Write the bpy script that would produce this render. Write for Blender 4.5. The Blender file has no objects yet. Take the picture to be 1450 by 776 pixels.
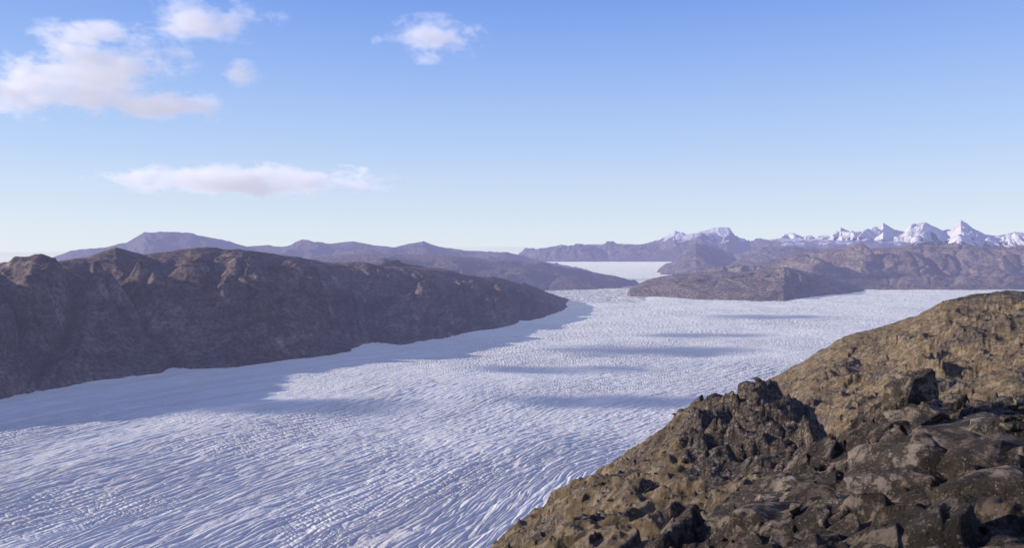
import bpy, bmesh, math, random
import numpy as np
from mathutils import Vector, noise as mnoise
F=1138.0; H=300.0; HZ=358.0; CX=725.0
SUN_EL=17.5;SUN_AZ=-89.
scene=bpy.context.scene
# ---------------------------------------------------------------- noise
_GA=np.linspace(0,2*np.pi,1024,endpoint=False).astype(np.float32);_GC=np.cos(_GA);_GS=np.sin(_GA)
U=np.uint32
def _h(ix,iy,seed):
    h=ix*U(374761393)+iy*U(668265263)+U((seed*982451653)&0xffffffff)
    h=(h^(h>>U(13)))*U(1274126177)
    h=(h^(h>>U(16)))*U(2246822519)
    return h^(h>>U(15))
def _i(x): return x.astype(np.int32).view(np.uint32)
def pn(x,y,seed=0):
    x,y=np.broadcast_arrays(x,y)
    fx0=np.floor(x);fy0=np.floor(y);ix=_i(fx0);iy=_i(fy0)
    fx=(x-fx0).astype(np.float32);fy=(y-fy0).astype(np.float32)
    ux=fx*fx*fx*(fx*(fx*6-15)+10);uy=fy*fy*fy*(fy*(fy*6-15)+10)
    def g(a,b):
        k=_h(ix+U(a),iy+U(b),seed)&U(1023)
        return _GC[k]*(fx-a)+_GS[k]*(fy-b)
    a=g(0,0);n0=a+(g(1,0)-a)*ux
    a=g(0,1);n1=a+(g(1,1)-a)*ux
    return (n0+(n1-n0)*uy)*np.float32(1.5)
def fbm(x,y,o=6,seed=0,gain=.5):
    s=0;a=1;t=0
    for i in range(o):
        s=s+a*pn(x+i*17.3,y-i*9.1,seed+i);t+=a;a*=gain;x=x*2.03;y=y*2.03
    return s/t
def ridged(x,y,o=6,seed=0,gain=.5):
    s=0;a=1;t=0;w=1
    for i in range(o):
        n=1-np.abs(pn(x+i*31.3,y-i*19.1,seed+i))*1.6
        n=np.clip(n,0,1)**2
        s=s+a*n*w;t+=a;w=np.clip(n*1.6,0,1);a*=gain;x=x*2.07;y=y*2.07
    return s/t
def cells(x,y,seed=0,tilt=1.0,k=28.):
    """rounded, tilted blocks"""
    fx0=np.floor(x);fy0=np.floor(y);ix=_i(fx0);iy=_i(fy0);x=(x-fx0).astype(np.float32);y=(y-fy0).astype(np.float32)
    S=0;W=1e-9
    for a in(-1,0,1):
        for b in(-1,0,1):
            h=_h(ix+U(a&0xffffffff),iy+U(b&0xffffffff),seed);h2=_h(ix+U(a&0xffffffff),iy+U(b&0xffffffff),seed+7)
            r1=(h&U(1023))/np.float32(1023);r2=((h>>U(10))&U(1023))/np.float32(1023);r3=((h>>U(20))&U(1023))/np.float32(1023)
            r4=(h2&U(1023))/np.float32(1023);r5=((h2>>U(10))&U(1023))/np.float32(1023)
            dx=x-(a+r1);dy=y-(b+r2)
            w=np.exp(-k*(dx*dx+dy*dy))
            S=S+w*((r3-.5)+tilt*(dx*(r4-.5)+dy*(r5-.5))*2);W=W+w
    return S/W
def sst(a,b,x):
    t=np.clip((x-a)/(b-a),0,1);return t*t*(3-2*t)
# ---------------------------------------------------------------- mesh helper
def grid_mesh(name,X,Y,Z,mat,attrs=None,smooth=True):
    n,m=X.shape
    co=np.stack([X,Y,Z],-1).reshape(-1,3).astype(np.float32)
    idx=np.arange(n*m).reshape(n,m)
    f=np.stack([idx[:-1,:-1],idx[1:,:-1],idx[1:,1:],idx[:-1,1:]],-1).reshape(-1,4)
    a,b,c=co[f[len(f)//2][0]],co[f[len(f)//2][1]],co[f[len(f)//2][2]]
    if np.cross(b-a,c-a)[2]<0: f=f[:,::-1]
    me=bpy.data.meshes.new(name)
    me.vertices.add(len(co));me.vertices.foreach_set("co",co.ravel())
    me.loops.add(f.size);me.loops.foreach_set("vertex_index",f.ravel().astype(np.int32))
    me.polygons.add(len(f));me.polygons.foreach_set("loop_start",np.arange(0,f.size,4,dtype=np.int32))
    me.polygons.foreach_set("loop_total",np.full(len(f),4,dtype=np.int32))
    me.update(calc_edges=True)
    me.polygons.foreach_set("use_smooth",np.full(len(f),smooth))
    for k,v in (attrs or {}).items():
        at=me.attributes.new(k,'FLOAT','POINT');at.data.foreach_set("value",v.ravel().astype(np.float32))
    me.materials.append(mat)
    o=bpy.data.objects.new(name,me);scene.collection.objects.link(o)
    return o
# ---------------------------------------------------------------- node helpers
class NT:
    def __init__(s,tree): s.t=tree;s.n=tree.nodes;s.l=tree.links
    def node(s,ty,**k):
        n=s.n.new(ty)
        for a,b in k.items(): setattr(n,a,b)
        return n
    def put(s,inp,v):
        if isinstance(v,bpy.types.NodeSocket): s.l.new(v,inp)
        elif v is not None:
            if isinstance(v,tuple) and len(v)==3 and inp.type=='RGBA': v=(*v,1)
            inp.default_value=v
    def math(s,op,a,b=None,c=None,clamp=False):
        n=s.node('ShaderNodeMath',operation=op,use_clamp=clamp)
        s.put(n.inputs[0],a);s.put(n.inputs[1],b)
        if c is not None:s.put(n.inputs[2],c)
        return n.outputs[0]
    def vmath(s,op,a,b=None):
        n=s.node('ShaderNodeVectorMath',operation=op);s.put(n.inputs[0],a)
        if b is not None:s.put(n.inputs[1],b)
        return n.outputs[1] if op in('LENGTH','DOT_PRODUCT','DISTANCE') else n.outputs[0]
    def noise(s,vec,scale,detail=6,rough=.55,dist=0.):
        n=s.node('ShaderNodeTexNoise');s.put(n.inputs['Vector'],vec)
        n.inputs['Scale'].default_value=scale;n.inputs['Detail'].default_value=detail
        n.inputs['Roughness'].default_value=rough;n.inputs['Distortion'].default_value=dist
        return n.outputs['Fac']
    def ss(s,x,a,b,lo=0.,hi=1.):
        n=s.node('ShaderNodeMapRange',interpolation_type='SMOOTHSTEP');s.put(n.inputs[0],x)
        n.inputs[1].default_value=a;n.inputs[2].default_value=b;n.inputs[3].default_value=lo;n.inputs[4].default_value=hi
        return n.outputs[0]
    def mix(s,f,a,b,bt='MIX'):
        n=s.node('ShaderNodeMix',data_type='RGBA',blend_type=bt)
        s.put(n.inputs['Factor'],f);s.put(n.inputs[6],a);s.put(n.inputs[7],b)
        return n.outputs[2]
    def bump(s,h,dist,strength=1.,normal=None):
        n=s.node('ShaderNodeBump');s.put(n.inputs['Height'],h);n.inputs['Distance'].default_value=dist
        n.inputs['Strength'].default_value=strength
        if normal is not None:s.put(n.inputs['Normal'],normal)
        return n.outputs[0]
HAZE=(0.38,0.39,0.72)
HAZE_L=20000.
ICEHAZE=(.76,.78,.88)  # painted haze glow for ice, also brightens the middle distance
def new_mat(name):
    m=bpy.data.materials.new(name);m.use_nodes=True;m.node_tree.nodes.clear();return m,NT(m.node_tree)
def finish(m,T,col,nrm,rough=.85,spec=.2,L=None,haze=True,hc=HAZE):
    b=T.node('ShaderNodeBsdfPrincipled');T.put(b.inputs['Base Color'],col)
    T.put(b.inputs['Roughness'],rough);b.inputs['Specular IOR Level'].default_value=spec
    if nrm is not None:T.put(b.inputs['Normal'],nrm)
    out=T.node('ShaderNodeOutputMaterial')
    if not haze:
        T.l.new(b.outputs[0],out.inputs[0]);return m
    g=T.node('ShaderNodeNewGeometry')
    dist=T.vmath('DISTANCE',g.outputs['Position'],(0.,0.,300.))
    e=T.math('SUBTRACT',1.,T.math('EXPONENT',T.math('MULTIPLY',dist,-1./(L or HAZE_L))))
    em=T.node('ShaderNodeEmission');em.inputs[0].default_value=(*hc,1)  # aerial haze painted as emission, stronger with distance from the viewpoint
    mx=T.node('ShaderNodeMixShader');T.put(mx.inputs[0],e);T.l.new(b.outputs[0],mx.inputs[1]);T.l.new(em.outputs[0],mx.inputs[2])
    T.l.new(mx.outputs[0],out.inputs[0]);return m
def geo(T):
    g=T.node('ShaderNodeNewGeometry')
    sx=T.node('ShaderNodeSeparateXYZ');T.l.new(g.outputs['Normal'],sx.inputs[0])
    return g.outputs['Position'],sx.outputs[2]
def attr(T,n):
    a=T.node('ShaderNodeAttribute');a.attribute_name=n;return a.outputs['Fac']

def mountain_mat(name,fs,c1,c2,c3,snow=None,L=None,bs=.04,strata=0.):
    m,T=new_mat(name);P,nz=geo(T)
    big=T.noise(P,1.3/fs,6,.6);med=T.noise(P,9./fs,8,.65);fine=T.noise(P,60./fs,5,.7)
    col=T.mix(T.ss(big,.38,.62),c1,c2)
    col=T.mix(T.ss(med,.5,.68),col,c3)
    col=T.mix(T.ss(nz,.55,.9,0,.5),col,c2)
    sp=T.ss(fine,.35,.65,.5,1.4)
    col=T.mix(1.,col,sp,'MULTIPLY')
    if strata:
        st=T.noise(T.vmath('MULTIPLY',P,(1.,1.,5.)),6./fs,7,.65)
        col=T.mix(1.,col,T.ss(st,.4,.6,1-strata,1.+strata*.6),'MULTIPLY')
    if snow is not None:
        lo,hi,th=snow
        sz=T.node('ShaderNodeSeparateXYZ');T.l.new(P,sz.inputs[0])
        a=T.math('ADD',T.math('MULTIPLY',T.ss(sz.outputs[2],lo,hi),.55),T.math('MULTIPLY',T.noise(P,5./fs,8,.6),.8))
        a=T.math('ADD',a,T.math('MULTIPLY',nz,.5))
        col=T.mix(T.ss(a,th,th+.06),col,(.92,.89,.86))
    n=T.bump(T.noise(P,14./fs,9,.68),fs*bs,.9)
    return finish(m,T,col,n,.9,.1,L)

# ---------------------------------------------------------------- glacier
def glacier_mat():
    m,T=new_mat("glacier_ice");P,nz=geo(T)
    cav=attr(T,"cav");fj=attr(T,"dirt")
    n1=T.noise(P,.004,6,.6);n2=T.noise(P,.05,7,.65);n3=T.noise(P,.3,5,.7)
    col=T.mix(T.ss(n1,.35,.65),(.96,.925,.88),(.97,.945,.91))
    col=T.mix(T.ss(n2,.45,.7,0,.25),col,(.88,.84,.81))
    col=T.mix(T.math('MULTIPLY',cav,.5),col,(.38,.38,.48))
    col=T.mix(T.math('MULTIPLY',fj,.42),col,(.62,.56,.53))
    col=T.mix(T.ss(n3,.57,.75,0,.3),col,(.60,.58,.61))
    n=T.bump(T.noise(P,.2,7,.75),1.8,.6)
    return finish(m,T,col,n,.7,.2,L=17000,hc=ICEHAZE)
def cols_of(lo,a,b,hi,nm,no):
    L=a-(a-lo)*(np.linspace(1,0,no,endpoint=False)**1.6)
    M=np.linspace(a,b,nm)
    R=b+(hi-b)*(np.linspace(0,1,no+1)[1:]**1.6)
    return np.concatenate([L,M,R])
px=cols_of(-3500,-40,1490,4800,1600,50)
dyv=np.concatenate([np.linspace(900,450,50,endpoint=False),np.linspace(450,60,860,endpoint=False),np.linspace(60,8,90,endpoint=False),np.geomspace(8,1.2,20)])
D=(H*F/dyv)[None,:]*np.ones((len(px),1));PX=px[:,None]*np.ones((1,len(dyv)))
X=(PX-CX)/F*D;Y=D.copy()
wx=fbm(X/800,Y/800,2,3)*210;wy=fbm(X/800,Y/800,2,9)*170
ws=fbm(X/140,Y/140,3,13)*9
cxx,cyy=3000.,300.
ang=np.arctan2(Y-cyy+wy*.6,X-cxx);rad=np.hypot(X-cxx+wx*.6,Y-cyy+wy*.6)
s=ang*2800.;n=rad
u=n-.30*s+wx*.9+ws;v=s+.3*n
def brk(a,b,seed): return .2+.8*sst(-.2,.3,pn(u/a,v/b,seed))
def lines(P,ph,sharp): return (1-np.abs(np.sin(np.pi*(u/P+ph))))**sharp
ph=fbm(u/80,v/420,3,15)*2.3
L1=lines(11.,ph,1.7)*brk(16,130,31)
L2=lines(6.2,ph*1.8+.3,1.6)*brk(10,70,33)*.6
L3=lines(33.,ph*.5,2.6)*brk(60,500,35)
cn=np.clip(1-np.abs(pn(u/8.,v/70.,37))*3.,0,1)**1.4*.8
cn2=np.clip(1-np.abs(pn(u/20.,v/200.,39))*3.6,0,1)**1.4
tr=np.clip(1-np.abs(pn(u/24.,(v+ws*2)/7.,47))*3.,0,1)**1.4*.45*sst(-.2,.25,fbm(X/260,Y/260,2,48))
fd_=sst(4200,2000,D)
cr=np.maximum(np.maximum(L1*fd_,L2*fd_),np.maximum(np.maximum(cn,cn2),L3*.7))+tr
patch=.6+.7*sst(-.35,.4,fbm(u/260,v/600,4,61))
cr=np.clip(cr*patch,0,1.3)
lump=fbm(u/8,v/22,4,51)
Z=-2.3*cr+lump*1.35+fbm(X/350,Y/350,3,71)*8*sst(1e5,2e3,D)
fjm=sst(745,790,PX+fbm(X/200,Y/200,3,5)*30)*sst(925,895,PX)*sst(4750,5000,D+fbm(X/300,Y/300,4,6)*500)*sst(9000,7600,D)
Z=Z*(1-fjm)-fjm*14
dirt=np.clip(sst(.5,.8,ridged(u/170,v/4200,3,81))*.6,0,1)*sst(-.3,.3,fbm(X/700,Y/700,3,83))+.5*sst(.12,.45,pn(u/40,v/1400,85))
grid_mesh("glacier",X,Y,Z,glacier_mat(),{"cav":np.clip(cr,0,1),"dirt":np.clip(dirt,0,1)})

# ---------------------------------------------------------------- ranges
def rng(name,cols,fs,amp,mat,npx=700,nt=220,seed=1,pw=.8,sil=.35,gully=.35,back=.8,lum=0.,gain=.5,ed=None):
    c=np.array(cols,float)
    p=np.linspace(c[0,0],c[-1,0],npx)
    bd=np.interp(p,c[:,0],c[:,1]);rd=np.interp(p,c[:,0],c[:,2]);py=np.interp(p,c[:,0],c[:,3])
    t=np.concatenate([np.linspace(0,1.15,int(nt*.8)),np.linspace(1.15,2,int(nt*.2)+1)[1:]])
    P=p[:,None];T_=t[None,:]
    D=bd[:,None]+(rd-bd)[:,None]*T_
    X=(P-CX)/F*D;Y=D
    zr=(H+(HZ-py)/F*rd)[:,None]
    wxx=fbm(X/fs,Y/fs,4,seed+50)*fs*.25;wyy=fbm(X/fs,Y/fs,4,seed+60)*fs*.25
    tt=np.clip(T_+wxx/fs*.5*np.sin(np.clip(T_,0,1)*np.pi),0,1)
    prof=np.sin(tt*np.pi/2)**pw
    bk=np.clip(T_-1,0,1);prof=prof*(1-back*bk*bk*(3-2*bk))
    rg=ridged((X+wxx)/fs,(Y+wyy)/fs,7,seed,gain)-.45
    rg2=fbm(X/fs*2.2,Y/fs*2.2,7,seed+5,gain)
    sc=np.hypot(np.gradient(X[:,0]),np.gradient(Y[:,0])).cumsum()[:,None]
    gl=np.abs(pn((sc+wxx*1.4)/(fs*.45)+T_*.6,T_*1.1+3.3,seed+90))
    gl2=np.abs(pn((sc+wxx*1.4)/(fs*.14)-T_*.5,T_*2.1+7.3,seed+95))
    env=np.sin(np.clip(T_,0,1)*np.pi*.5)**.6
    silm=1-(1-sil)*np.exp(-((T_-1)/.25)**2)
    big=fbm(X/fs/1.3+5,Y/fs/1.3,2,seed+70)*lum
    e_=ed or (c[-1,0]-c[0,0])*.02
    edge=np.minimum(sst(c[0,0],c[0,0]+e_,P),sst(c[-1,0],c[-1,0]-e_,P))
    am=amp*np.clip(zr/300.,.12,1.) if ed else amp
    gf=1-.75*sst(.55,.9,T_)            # gullies fade out towards the rounded crest
    Z=zr*prof+am*env*silm*(rg*1.1+rg2*.6+big)+am*gully*gf*env*silm*(np.clip(gl*3,0,1)-.7+.35*(np.clip(gl2*3,0,1)-.6))
    Z=Z*edge-(1-env)*25-(1-edge)*25
    return grid_mesh(name,X,Y,Z,mat)
rock_near=mountain_mat("hill_rock_near",700,(.14,.093,.084),(.205,.152,.128),(.35,.275,.225),bs=.05,strata=.25)
rng("rocky_hill",[(-2200,560,860,372),(-1300,800,1230,340),(-440,1200,1750,335),(-200,1370,1980,350),(0,1610,2300,376),(60,1720,2440,369),(125,1850,2600,362),(165,1890,2680,347),(205,1935,2720,357),(250,1985,2800,354),(340,2100,3000,352),(420,2245,3200,359),(465,2330,3330,369),(490,2380,3400,370),(560,2550,3650,375),(640,2820,4000,383),(700,3104,4300,393),(740,3380,4500,403),(770,3650,4600,414),(792,3950,4680,425),(812,4250,4720,438)],
    560,105,rock_near,npx=1300,nt=480,seed=11,pw=.92,sil=.15,gully=1.0,lum=1.2,gain=.46,ed=8)
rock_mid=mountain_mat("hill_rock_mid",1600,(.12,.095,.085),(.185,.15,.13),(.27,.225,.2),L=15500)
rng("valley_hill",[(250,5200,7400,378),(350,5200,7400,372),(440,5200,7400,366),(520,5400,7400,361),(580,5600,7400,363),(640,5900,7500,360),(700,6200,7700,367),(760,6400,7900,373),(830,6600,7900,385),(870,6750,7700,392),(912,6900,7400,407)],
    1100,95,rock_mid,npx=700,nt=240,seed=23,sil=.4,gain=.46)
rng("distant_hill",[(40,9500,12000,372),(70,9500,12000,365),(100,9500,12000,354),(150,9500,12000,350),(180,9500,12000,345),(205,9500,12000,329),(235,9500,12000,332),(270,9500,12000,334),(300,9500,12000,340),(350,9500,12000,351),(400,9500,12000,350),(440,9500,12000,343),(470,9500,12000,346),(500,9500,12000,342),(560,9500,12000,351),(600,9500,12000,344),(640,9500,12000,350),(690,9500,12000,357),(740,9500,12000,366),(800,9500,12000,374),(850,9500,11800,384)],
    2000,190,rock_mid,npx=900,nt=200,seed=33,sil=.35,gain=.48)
rock_lit=mountain_mat("hill_rock_pale",1200,(.20,.15,.13),(.265,.205,.17),(.44,.365,.305),bs=.05,strata=.25)
rng("rock_headland",[(885,5600,5900,412),(905,5500,6100,402),(925,5450,6200,395),(960,5250,6300,388),(1000,5120,6300,386),(1060,4990,6300,384),(1110,4950,6300,378),(1150,5400,6400,388),(1190,5750,6500,399),(1238,6250,6700,412)],
    700,85,rock_lit,npx=650,nt=240,seed=43,sil=.35,gully=.6,ed=8)
rng("rocky_hill",[(960,7300,8600,393),(1000,7000,8600,384),(1080,6700,8600,372),(1130,6600,8600,362),(1180,6550,8600,356),(1220,6500,8600,352),(1260,6500,8600,354),(1290,6480,8600,348),(1330,6480,8600,352),(1370,6480,8600,350),(1400,6480,8600,352),(1450,6480,8600,350),(1600,6500,8600,340),(2000,6500,8600,345)],
    1100,140,rock_lit,npx=900,nt=280,seed=53,sil=.35,gully=.6,lum=.5)
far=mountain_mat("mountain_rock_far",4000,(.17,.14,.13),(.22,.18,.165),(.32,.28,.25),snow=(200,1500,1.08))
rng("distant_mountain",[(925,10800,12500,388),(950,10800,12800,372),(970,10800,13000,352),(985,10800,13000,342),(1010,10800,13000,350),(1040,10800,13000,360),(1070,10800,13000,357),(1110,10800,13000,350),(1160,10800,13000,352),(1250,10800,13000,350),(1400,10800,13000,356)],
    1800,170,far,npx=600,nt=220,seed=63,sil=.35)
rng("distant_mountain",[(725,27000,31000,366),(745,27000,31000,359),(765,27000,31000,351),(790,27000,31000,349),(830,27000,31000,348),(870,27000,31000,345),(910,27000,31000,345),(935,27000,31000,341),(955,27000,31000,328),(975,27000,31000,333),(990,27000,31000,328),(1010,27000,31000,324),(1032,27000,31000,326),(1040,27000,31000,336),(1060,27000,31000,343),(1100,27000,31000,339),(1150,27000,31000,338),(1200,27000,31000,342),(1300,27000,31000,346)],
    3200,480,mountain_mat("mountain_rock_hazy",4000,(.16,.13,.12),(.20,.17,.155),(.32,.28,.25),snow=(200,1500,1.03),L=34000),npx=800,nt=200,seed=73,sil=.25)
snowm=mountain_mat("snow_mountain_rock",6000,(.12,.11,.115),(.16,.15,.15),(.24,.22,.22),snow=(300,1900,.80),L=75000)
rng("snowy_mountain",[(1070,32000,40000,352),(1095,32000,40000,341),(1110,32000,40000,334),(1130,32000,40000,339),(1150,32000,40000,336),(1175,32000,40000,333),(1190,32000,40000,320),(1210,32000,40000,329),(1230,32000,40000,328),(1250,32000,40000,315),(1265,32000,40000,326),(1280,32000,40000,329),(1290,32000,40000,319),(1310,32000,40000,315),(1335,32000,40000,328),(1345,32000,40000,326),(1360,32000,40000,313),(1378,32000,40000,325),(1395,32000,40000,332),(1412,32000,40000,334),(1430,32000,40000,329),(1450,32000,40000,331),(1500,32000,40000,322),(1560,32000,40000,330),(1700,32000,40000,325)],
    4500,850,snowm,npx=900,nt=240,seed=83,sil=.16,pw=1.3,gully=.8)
m,T=new_mat("ice_cap_snow");P,nz=geo(T)
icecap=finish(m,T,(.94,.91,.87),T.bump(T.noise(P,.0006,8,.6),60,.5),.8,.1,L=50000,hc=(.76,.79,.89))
rng("ice_cap",[(-2500,60000,80000,357),(-200,60000,80000,357),(300,60000,80000,356),(560,60000,80000,354),(640,60000,80000,350),(720,60000,80000,349),(800,60000,80000,352),(1100,60000,80000,345),(1600,60000,80000,340),(3500,60000,80000,352)],
    20000,120,icecap,npx=500,nt=60,seed=93,sil=.5,gully=0)

# ---------------------------------------------------------------- fjord with brash ice
m,T=new_mat("fjord_water_brash");P,nz=geo(T)
b=T.ss(T.noise(P,.014,8,.78),.44,.54)
col=T.mix(b,(.20,.22,.28),(.88,.84,.80))
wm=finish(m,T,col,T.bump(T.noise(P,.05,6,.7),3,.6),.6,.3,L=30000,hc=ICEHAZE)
fx=np.linspace(740,960,60)[:,None]*np.ones((1,60));fd=np.ones((60,1))*np.linspace(4600,9500,60)[None,:]
grid_mesh("fjord_water",(fx-CX)/F*fd,fd,np.full(fx.shape,-6.),wm)
rs=random.Random(4)
bm=bmesh.new()
for i in range(900):
    q=rs.uniform(778,905);d=rs.uniform(4900,7000);r=rs.uniform(2,5.5)*(1 if rs.random()<.9 else 1.8)
    x=(q-CX)/F*d
    vv=[bm.verts.new(Vector((x+rs.gauss(0,r),d+rs.gauss(0,r),-7+rs.random()*r*.8))) for k in range(9)]
    res=bmesh.ops.convex_hull(bm,input=vv)
    bmesh.ops.delete(bm,geom=[g for g in res['geom_interior'] if isinstance(g,bmesh.types.BMVert)],context='VERTS')
me=bpy.data.meshes.new("icebergs");bm.to_mesh(me);bm.free()
m,T=new_mat("iceberg_ice");P,nz=geo(T)
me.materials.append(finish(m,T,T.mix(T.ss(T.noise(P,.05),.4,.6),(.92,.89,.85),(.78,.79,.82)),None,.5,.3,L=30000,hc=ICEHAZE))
scene.collection.objects.link(bpy.data.objects.new("icebergs",me))

# ---------------------------------------------------------------- foreground hillside
dk=np.array([.5,1,2,4,8,12,18,30,50,65,85,110,150,200,280,350,450,600,900.])
tab={-900:[3600,1850,1100,1150,1200,1150,1100,1000,900,880,850,800,800,780,720,700,700,600,400],
 500:[3600,1850,900,800,760,740,700,640,600,570,560,560,600,640,640,640,650,590,400],
 700:[3600,1850,900,640,600,580,560,520,460,437,430,450,500,560,600,620,640,585,400],
 800:[3600,1850,900,580,540,530,520,470,400,365,342,380,440,520,580,600,620,580,400],
 890:[3600,1850,900,540,480,470,480,440,365,325,297,340,400,480,540,580,600,580,400],
 960:[3600,1850,900,500,430,420,450,420,330,275,242,290,360,430,480,520,560,560,400],
 1010:[3600,1850,900,480,400,390,430,400,320,250,194,250,330,380,420,460,500,540,400],
 1080:[3600,1850,900,460,370,345,400,380,310,235,188,250,300,260,177,260,340,420,400],
 1150:[3600,1850,900,450,350,300,370,380,300,250,206,300,270,200,139,220,320,400,400],
 1185:[3600,1850,900,445,340,280,330,400,370,330,300,300,255,190,122,200,300,400,400],
 1220:[3600,1850,900,440,330,255,320,400,380,345,310,290,240,175,106,190,300,400,400],
 1270:[3600,1850,900,435,315,243,300,380,370,340,300,280,225,150,92,170,270,380,400],
 1300:[3600,1850,900,432,312,238,290,365,355,325,290,265,205,135,82,150,250,365,400],
 1340:[3600,1850,900,430,310,233,280,350,340,310,280,250,190,120,61,130,230,350,400],
 1380:[3600,1850,900,430,308,228,270,340,330,305,275,240,180,115,52,115,220,330,400],
 1450:[3600,1850,900,425,305,222,260,320,310,290,260,220,160,105,55,100,200,300,400],
 1600:[3600,1850,900,425,300,215,250,300,300,280,250,210,155,100,62,100,190,300,400],
 2600:[3600,1850,900,425,300,215,250,300,300,280,250,210,155,100,62,100,190,300,400]}
pk=np.array(sorted(tab));TB=np.array([tab[k] for k in pk],float)
px=cols_of(-900,690,1480,2600,950,50)
ld=np.concatenate([np.linspace(math.log(.5),math.log(3.5),40,endpoint=False),np.linspace(math.log(3.5),math.log(16),460,endpoint=False),np.linspace(math.log(16),math.log(330),560,endpoint=False),np.linspace(math.log(330),math.log(900),50)])
A=np.array([np.interp(ld,np.log(dk),r) for r in TB])
DY=np.array([np.interp(px,pk,A[:,j]) for j in range(len(ld))]).T
def smooth(a,k,ax):
    w=np.hanning(k+2)[1:-1];w/=w.sum()
    pad=[(0,0),(0,0)];pad[ax]=(k//2,k//2)
    b=np.pad(a,pad,mode='edge')
    return np.apply_along_axis(lambda v:np.convolve(v,w,'valid'),ax,b)
DY=smooth(smooth(DY,25,1),31,0)
D=np.exp(ld)[None,:]*np.ones((len(px),1));PX=px[:,None]*np.ones((1,len(ld)))
X=(PX-CX)/F*D;Y=D.copy();Z=H-DY/F*D
near=sst(19,13,D);mid=sst(19,30,D)*sst(125,100,D);farm=sst(100,140,D)
crag=sst(955,1010,PX+fbm(X/6,Y/6,3,7)*30)*sst(1185,1160,PX)*sst(42,55,D)*sst(108,92,D)
wx=fbm(X/1.1,Y/1.1,3,101)*.2;wy=fbm(X/1.1,Y/1.1,3,102)*.2
nr=.50*cells((X+wx)/2.3,(Y+wy)/2.6,111,1.5,90)+.24*cells((X+wx*.6+5)/.75,(Y+wy*.6)/.95,112,1.5,85)+.08*cells((X+wx*.2)/.24,(Y+wy*.2)/.3,113,1.4,60)+fbm(X/1.4,Y/1.4,8,114,.62)*.12
k=sst(1.5,5,D)
Z=Z+nr*near*k
wx=fbm(X/9,Y/9,5,121)*5;wy=fbm(X/9,Y/9,5,122)*5
b1=cells((X+wx)/9,(Y+wy)/12,131,1.,20);b2=cells((X+wx*.6)/3.2,(Y+wy*.6)/4.,132,1.,24);b3=cells((X+wx*.3)/1.1,(Y+wy*.3)/1.3,133,1.,20)
mr=2.0*b1+.9*b2+.3*b3+ridged(X/9,Y/7,7,138)*1.6-.8+fbm(X/8,Y/8,8,134,.58)*1.2
soft=fbm(X/12,Y/12,8,135,.54)*1.9+ridged(X/14,Y/20,7,136,.52)*1.4+.6*b2+.2*b3
Z=Z+mid*(mr*(.25+.9*crag)+soft*(1-crag)*.95)
g1=cells((X+wx*2)/22,(Y+wy*2)/30,141,.9,22);g2=cells((X+wx)/7,(Y+wy)/9,142,1.,25);g3=cells((X+wx*.4)/2.6,(Y+wy*.4)/3.4,149,1.,25)
kr=fbm(X/45,Y/45,8,143,.52)*6+ridged((X-Y*.4)/38,(Y+X*.3)/60,7,144,.54)*5-2.2+g1*2.2+g2*1.1+g3*.4
Z=Z+farm*kr*sst(900,500,D)*(1-.6*np.exp(-((D-280)/40)**2))
rock=np.clip(near+crag*.9+farm*sst(.05,.4,g1+.4*g2)*.45+mid*(1-crag)*sst(.05,.3,b2+.5*b1)*.45,0,1)
def lichen_rock(T,P):
    """grey-brown gneiss crusted with black lichen, flecked with pale patches"""
    n1=T.noise(P,.9,7,.65);n2=T.noise(P,5.,8,.72);n3=T.noise(P,38.,5,.7);n4=T.noise(P,1.6,8,.75,.4)
    r=T.mix(T.ss(n1,.4,.6),(.14,.10,.078),(.30,.24,.19))
    r=T.mix(T.ss(n2,.46,.54,0,.88),r,(.030,.024,.020))
    r=T.mix(T.ss(n4,.47,.55,0,.9),r,(.036,.028,.023))
    r=T.mix(T.ss(n3,.58,.66,0,.6),r,(.40,.34,.28))
    return T.mix(T.ss(T.noise(P,3.1,6,.7),.66,.72,0,.7),r,(.28,.22,.07))
def fg_mat():
    m,T=new_mat("hillside_rock_and_turf");P,nz=geo(T);rk=attr(T,"rock")
    n0=T.noise(P,.12,6,.6);n1=T.noise(P,.9,7,.65);n2=T.noise(P,6.,7,.7);n3=T.noise(P,40.,5,.7)
    r=lichen_rock(T,P)
    t=T.mix(T.ss(n1,.35,.65),(.135,.094,.050),(.25,.183,.105))
    t=T.mix(T.ss(n2,.48,.66,0,.55),t,(.08,.058,.032))
    t=T.mix(T.ss(T.noise(P,.45,8,.7),.48,.58,0,.75),t,(.31,.24,.165))
    t=T.mix(T.ss(T.noise(P,.2,8,.7),.51,.61,0,.7),t,(.10,.070,.042))
    t=T.mix(T.ss(T.noise(P,.7,8,.75),.55,.62,0,.6),t,(.055,.040,.028))
    t=T.mix(T.ss(n3,.6,.75,0,.4),t,(.30,.24,.15))
    f=T.math('ADD',rk,T.math('MULTIPLY',T.math('SUBTRACT',n0,.5),1.3))
    f=T.math('ADD',f,T.ss(nz,.75,.45,0,.6))
    col=T.mix(T.ss(f,.36,.60),t,r)
    n=T.bump(T.noise(P,.8,9,.72),.6,.8)
    n=T.bump(T.noise(P,9.,8,.75),.06,1.,n)
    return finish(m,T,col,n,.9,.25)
fgm=fg_mat()
grid_mesh("rocky_hillside",X,Y,Z,fgm,{"rock":rock})
def ground_z(p,d):
    i=np.clip(np.searchsorted(px,p),1,len(px)-1);j=np.clip(np.searchsorted(ld,math.log(d)),1,len(ld)-1)
    return float(Z[i,j])
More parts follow.
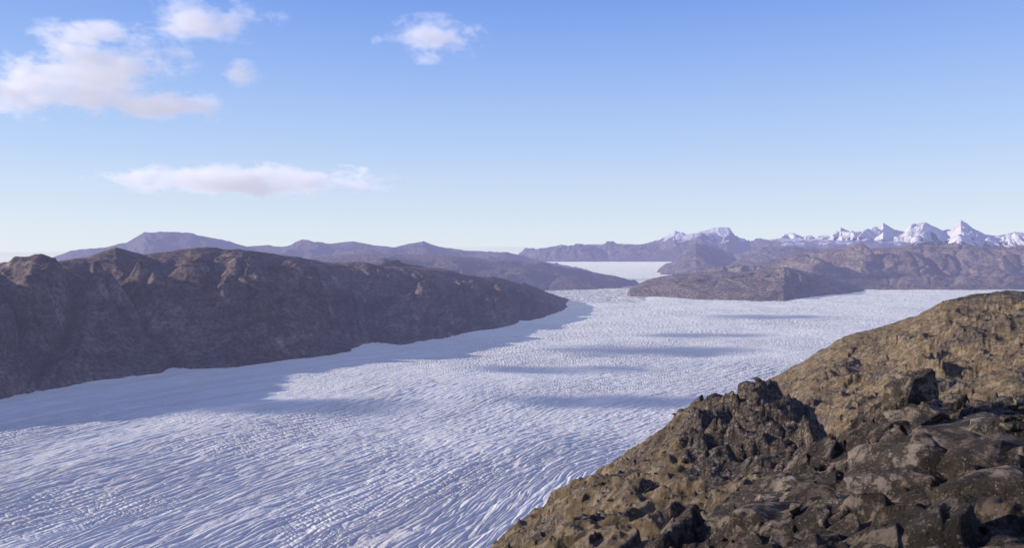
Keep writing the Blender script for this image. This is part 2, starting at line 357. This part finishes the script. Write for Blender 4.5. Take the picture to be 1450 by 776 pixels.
# ---------------------------------------------------------------- boulders
m,T=new_mat("boulder_rock");P,nz=geo(T)
rm=finish(m,T,lichen_rock(T,P),T.bump(T.noise(P,8.,9,.75),.06,1.),.9,.25,haze=False)
SLAB=[(-.9,-.6,-1),(.75,-.8,-1),(.9,.7,-1),(-.7,.85,-1),(-.85,-.35,.1),(-.35,-.62,.72),(.5,-.5,.95),(.85,-.3,.35),(.55,.6,.7),(-.3,.7,.5),(-.75,.5,.15),(.95,.2,-.2),(.1,.1,1.05)]
def add_rock(bm,c,size,seed,squash=(1,1,1),npts=11,sub=3,disp=.05,pts=None,turn=None):
    r=random.Random(seed);b=bmesh.new()
    vv=[]
    for k in range(npts):
        v=Vector((r.gauss(0,1),r.gauss(0,1),r.gauss(0,1))).normalized()*r.uniform(.8,1.05)
        if not pts: vv.append(b.verts.new(v))
    if pts: vv=[b.verts.new(Vector(p_)+Vector((r.uniform(-.14,.14),r.uniform(-.14,.14),r.uniform(-.14,.14)))) for p_ in pts]
    res=bmesh.ops.convex_hull(b,input=vv)
    bmesh.ops.delete(b,geom=[g for g in res['geom_interior'] if isinstance(g,bmesh.types.BMVert)],context='VERTS')
    bmesh.ops.bevel(b,geom=list(b.edges),offset=.05,segments=1,affect='EDGES')
    bmesh.ops.triangulate(b,faces=b.faces)
    bmesh.ops.subdivide_edges(b,edges=list(b.edges),cuts=sub,use_grid_fill=True)
    rot=r.uniform(0,6.28) if turn is None else turn
    ca,sa=math.cos(rot),math.sin(rot)
    for v in b.verts:
        q=v.co+Vector((seed*3.1,0,0))
        dsp=mnoise.fractal(q*2.2,.7,2.,6)*disp*2
        v.co=v.co*(1+dsp)
        x,y,z=v.co
        x,y=x*ca-y*sa,x*sa+y*ca
        v.co=Vector((x*squash[0],y*squash[1],z*squash[2]))*size+c
    me=bpy.data.meshes.new("tmp");b.to_mesh(me);b.free();bm.from_mesh(me);bpy.data.meshes.remove(me)
def rock_obj(name,items):
    bm=bmesh.new()
    for it in items: add_rock(bm,*it)
    me=bpy.data.meshes.new(name);bm.to_mesh(me);bm.free();me.materials.append(rm)
    o=bpy.data.objects.new(name,me);scene.collection.objects.link(o);return o
def at(p,d,dz=0): return Vector(((p-CX)/F*d,d,ground_z(p,d)+dz))
rock_obj("boulder",[(at(1290,11.2,.16),.36,5,(.95,.9,.95),10,6,.05,SLAB,.25)])
rock_obj("boulder",[(at(1350,10.8,-.02),.5,9,(1.15,.8,.5),10,5,.05,SLAB,.8)])
rock_obj("boulder",[(at(1420,9.5,-.15),1.3,17,(1.2,1,.42),10,7,.05)])
rock_obj("boulder",[(at(1130,9.0,-.4),1.2,12,(1.0,.9,.6),10,7,.05,SLAB,.5)])
rock_obj("boulder",[(at(1290,7.0,-.25),1.2,21,(1.1,.9,.45),10,7,.05)])
items=[]
for i in range(34):
    p=rs.uniform(1080,1500);d=math.exp(rs.uniform(math.log(6),math.log(14)))
    sz=rs.uniform(.2,.6)
    items.append((at(p,d,-sz*.2),sz,400+i,(1.25,1,.55),9,4,.045,SLAB if i%3==0 else None))
rock_obj("boulder_field",items)
items=[]
for i in range(420):
    p=rs.uniform(860,1500);d=math.exp(rs.uniform(math.log(5.5),math.log(15)))
    sz=.025+.11*rs.random()**2.5
    items.append((at(p,d,sz*.25),sz,100+i,(1.1,1,.6),8,1,.03))
rock_obj("loose_rocks",items)
items=[]
for i in range(350):
    p=rs.uniform(740,1180);d=math.exp(rs.uniform(math.log(35),math.log(95)))
    sz=.12+.45*rs.random()**4
    items.append((at(p,d,sz*.1),sz,900+i,(1.1,1,.6),9,1,.05))
rock_obj("scattered_rocks",items)

# ---------------------------------------------------------------- clouds
def cloud_mat(name,dens,em):
    m,T=new_mat(name)
    tc=T.node('ShaderNodeTexCoord');g=T.node('ShaderNodeNewGeometry')
    r=T.vmath('LENGTH',tc.outputs['Object'])
    nz=T.noise(T.vmath('MULTIPLY',g.outputs['Position'],(.75,.75,1.4)),.0030,7,.70)
    d=T.math('ADD',T.math('MULTIPLY',T.math('SUBTRACT',nz,.5),3.5),T.math('SUBTRACT',.60,T.math('MULTIPLY',r,.95)))
    d=T.math('MULTIPLY',T.math('MAXIMUM',d,0.),dens)
    v=T.node('ShaderNodeVolumePrincipled');v.inputs['Color'].default_value=(.95,.94,.98,1)
    T.put(v.inputs['Density'],d)
    T.put(v.inputs['Emission Strength'],T.math('MULTIPLY',d,em));v.inputs['Emission Color'].default_value=(.78,.77,.90,1)  # added self-glow stands in for light scattered repeatedly inside the cloud
    out=T.node('ShaderNodeOutputMaterial');T.l.new(v.outputs[0],out.inputs['Volume']);return m
cm=cloud_mat("cloud_vapour",.011,.42)
bm=bmesh.new();bmesh.ops.create_icosphere(bm,subdivisions=3,radius=1.);cme=bpy.data.meshes.new("cloud");bm.to_mesh(cme);bm.free();cme.materials.append(cm)
def cloud(p,y,d,w,h,dep=None):
    o=bpy.data.objects.new("cloud",cme);scene.collection.objects.link(o)
    o.location=((p-CX)/F*d,d,H+(HZ-y)/F*d);o.scale=(w/F*d/2,dep or w/F*d/2*.6,h/F*d/2)
for c in [(350,256,9000,480,52),(140,106,7000,310,140),(20,128,7300,220,100),(85,68,6800,140,90),(205,150,7000,240,50),(305,32,6500,230,84),(337,112,7000,84,64),(615,56,7500,180,76),(292,150,7200,100,50),(170,46,7200,170,38)]:
    cloud(*c)
# unseen cloud banks, added left of the view to cast shadows on the ice
m,T=new_mat("shadow_cloud_bank");tc=T.node('ShaderNodeTexCoord');P=T.node('ShaderNodeNewGeometry').outputs['Position']
r=T.vmath('LENGTH',T.vmath('MULTIPLY',tc.outputs['Object'],(1.,1.,0.)))
al=T.ss(T.math('ADD',T.math('MULTIPLY',T.math('SUBTRACT',T.noise(P,.006,6,.6),.5),2.2),T.math('SUBTRACT',.75,r)),-.05,.5,0,.85)
bs_=T.node('ShaderNodeBsdfDiffuse');bs_.inputs[0].default_value=(.9,.9,.92,1);tr_=T.node('ShaderNodeBsdfTransparent')
mx=T.node('ShaderNodeMixShader');T.put(mx.inputs[0],al);T.l.new(tr_.outputs[0],mx.inputs[1]);T.l.new(bs_.outputs[0],mx.inputs[2])
T.l.new(mx.outputs[0],T.node('ShaderNodeOutputMaterial').inputs[0]);cum=m
for ci,(sx,sy,w,l) in enumerate([(440,2470,640,210),(120,2080,360,110),(250,1640,520,140),(1250,3750,700,240),(700,2950,460,130),(-500,1560,560,140)]):
    hgt=1350.;b=bmesh.new();bmesh.ops.create_icosphere(b,subdivisions=4,radius=1.)
    me=bpy.data.meshes.new("cloud");b.to_mesh(me);b.free();me.materials.append(cum)
    me.polygons.foreach_set("use_smooth",[True]*len(me.polygons))
    o=bpy.data.objects.new("cloud",me);scene.collection.objects.link(o);o.scale=(w*.55,l,40)
    k=hgt/math.tan(math.radians(SUN_EL))
    o.location=(sx+math.sin(math.radians(SUN_AZ))*k,sy+math.cos(math.radians(SUN_AZ))*k,hgt)

# ---------------------------------------------------------------- light, sky
w=bpy.data.worlds.new("World");scene.world=w;w.use_nodes=True;T=NT(w.node_tree)
w.node_tree.nodes.clear()
sk=T.node('ShaderNodeTexSky',sky_type='NISHITA');sk.sun_disc=False
sk.sun_elevation=math.radians(SUN_EL);sk.sun_rotation=math.radians(SUN_AZ);sk.altitude=600
sk.air_density=1.;sk.dust_density=.3;sk.ozone_density=2.5
tc=T.node('ShaderNodeTexCoord');sx=T.node('ShaderNodeSeparateXYZ');T.l.new(tc.outputs['Generated'],sx.inputs[0])
rp=T.node('ShaderNodeValToRGB');T.l.new(sx.outputs[2],rp.inputs[0]);cr_=rp.color_ramp;cr_.interpolation='B_SPLINE'
def lin(c): return tuple(((v/255+.055)/1.055)**2.4 if v>10 else v/3294 for v in c)+(1,)
stops=[(0,(230,238,250)),(.05,(217,231,250)),(.12,(192,215,252)),(.22,(154,189,250)),(.33,(112,152,242)),(.5,(94,114,184)),(1,(88,98,148))]
while len(cr_.elements)<len(stops):cr_.elements.new(.5)
for el,(p_,c_) in zip(cr_.elements,stops):el.position=p_;el.color=lin(c_)
s1=T.vmath('SCALE',sk.outputs[0]);s1.node.inputs[3].default_value=.13
col=T.mix(.86,s1,rp.outputs[0])
bg=T.node('ShaderNodeBackground');T.l.new(col,bg.inputs[0]);bg.inputs[1].default_value=1.0
o=T.node('ShaderNodeOutputWorld');T.l.new(bg.outputs[0],o.inputs[0])
sd=bpy.data.lights.new("sun",'SUN');sd.energy=5.;sd.angle=math.radians(.5);sd.color=(1.,.91,.78)
so=bpy.data.objects.new("sun",sd);scene.collection.objects.link(so)
e=math.radians(SUN_EL);a=math.radians(SUN_AZ)
dirv=Vector((math.sin(a)*math.cos(e),math.cos(a)*math.cos(e),math.sin(e)))
so.rotation_euler=dirv.to_track_quat('Z','Y').to_euler()
cd=bpy.data.cameras.new("camera");co=bpy.data.objects.new("camera",cd);scene.collection.objects.link(co)
co.location=(0,0,H);cd.sensor_width=36.;cd.lens=36*F/1450.
co.rotation_euler=(math.radians(90)-math.atan((388-HZ)/F),0,0)
cd.clip_start=.1;cd.clip_end=400000.
scene.camera=co
scene.view_settings.view_transform='Standard';scene.view_settings.look='None';scene.view_settings.exposure=0
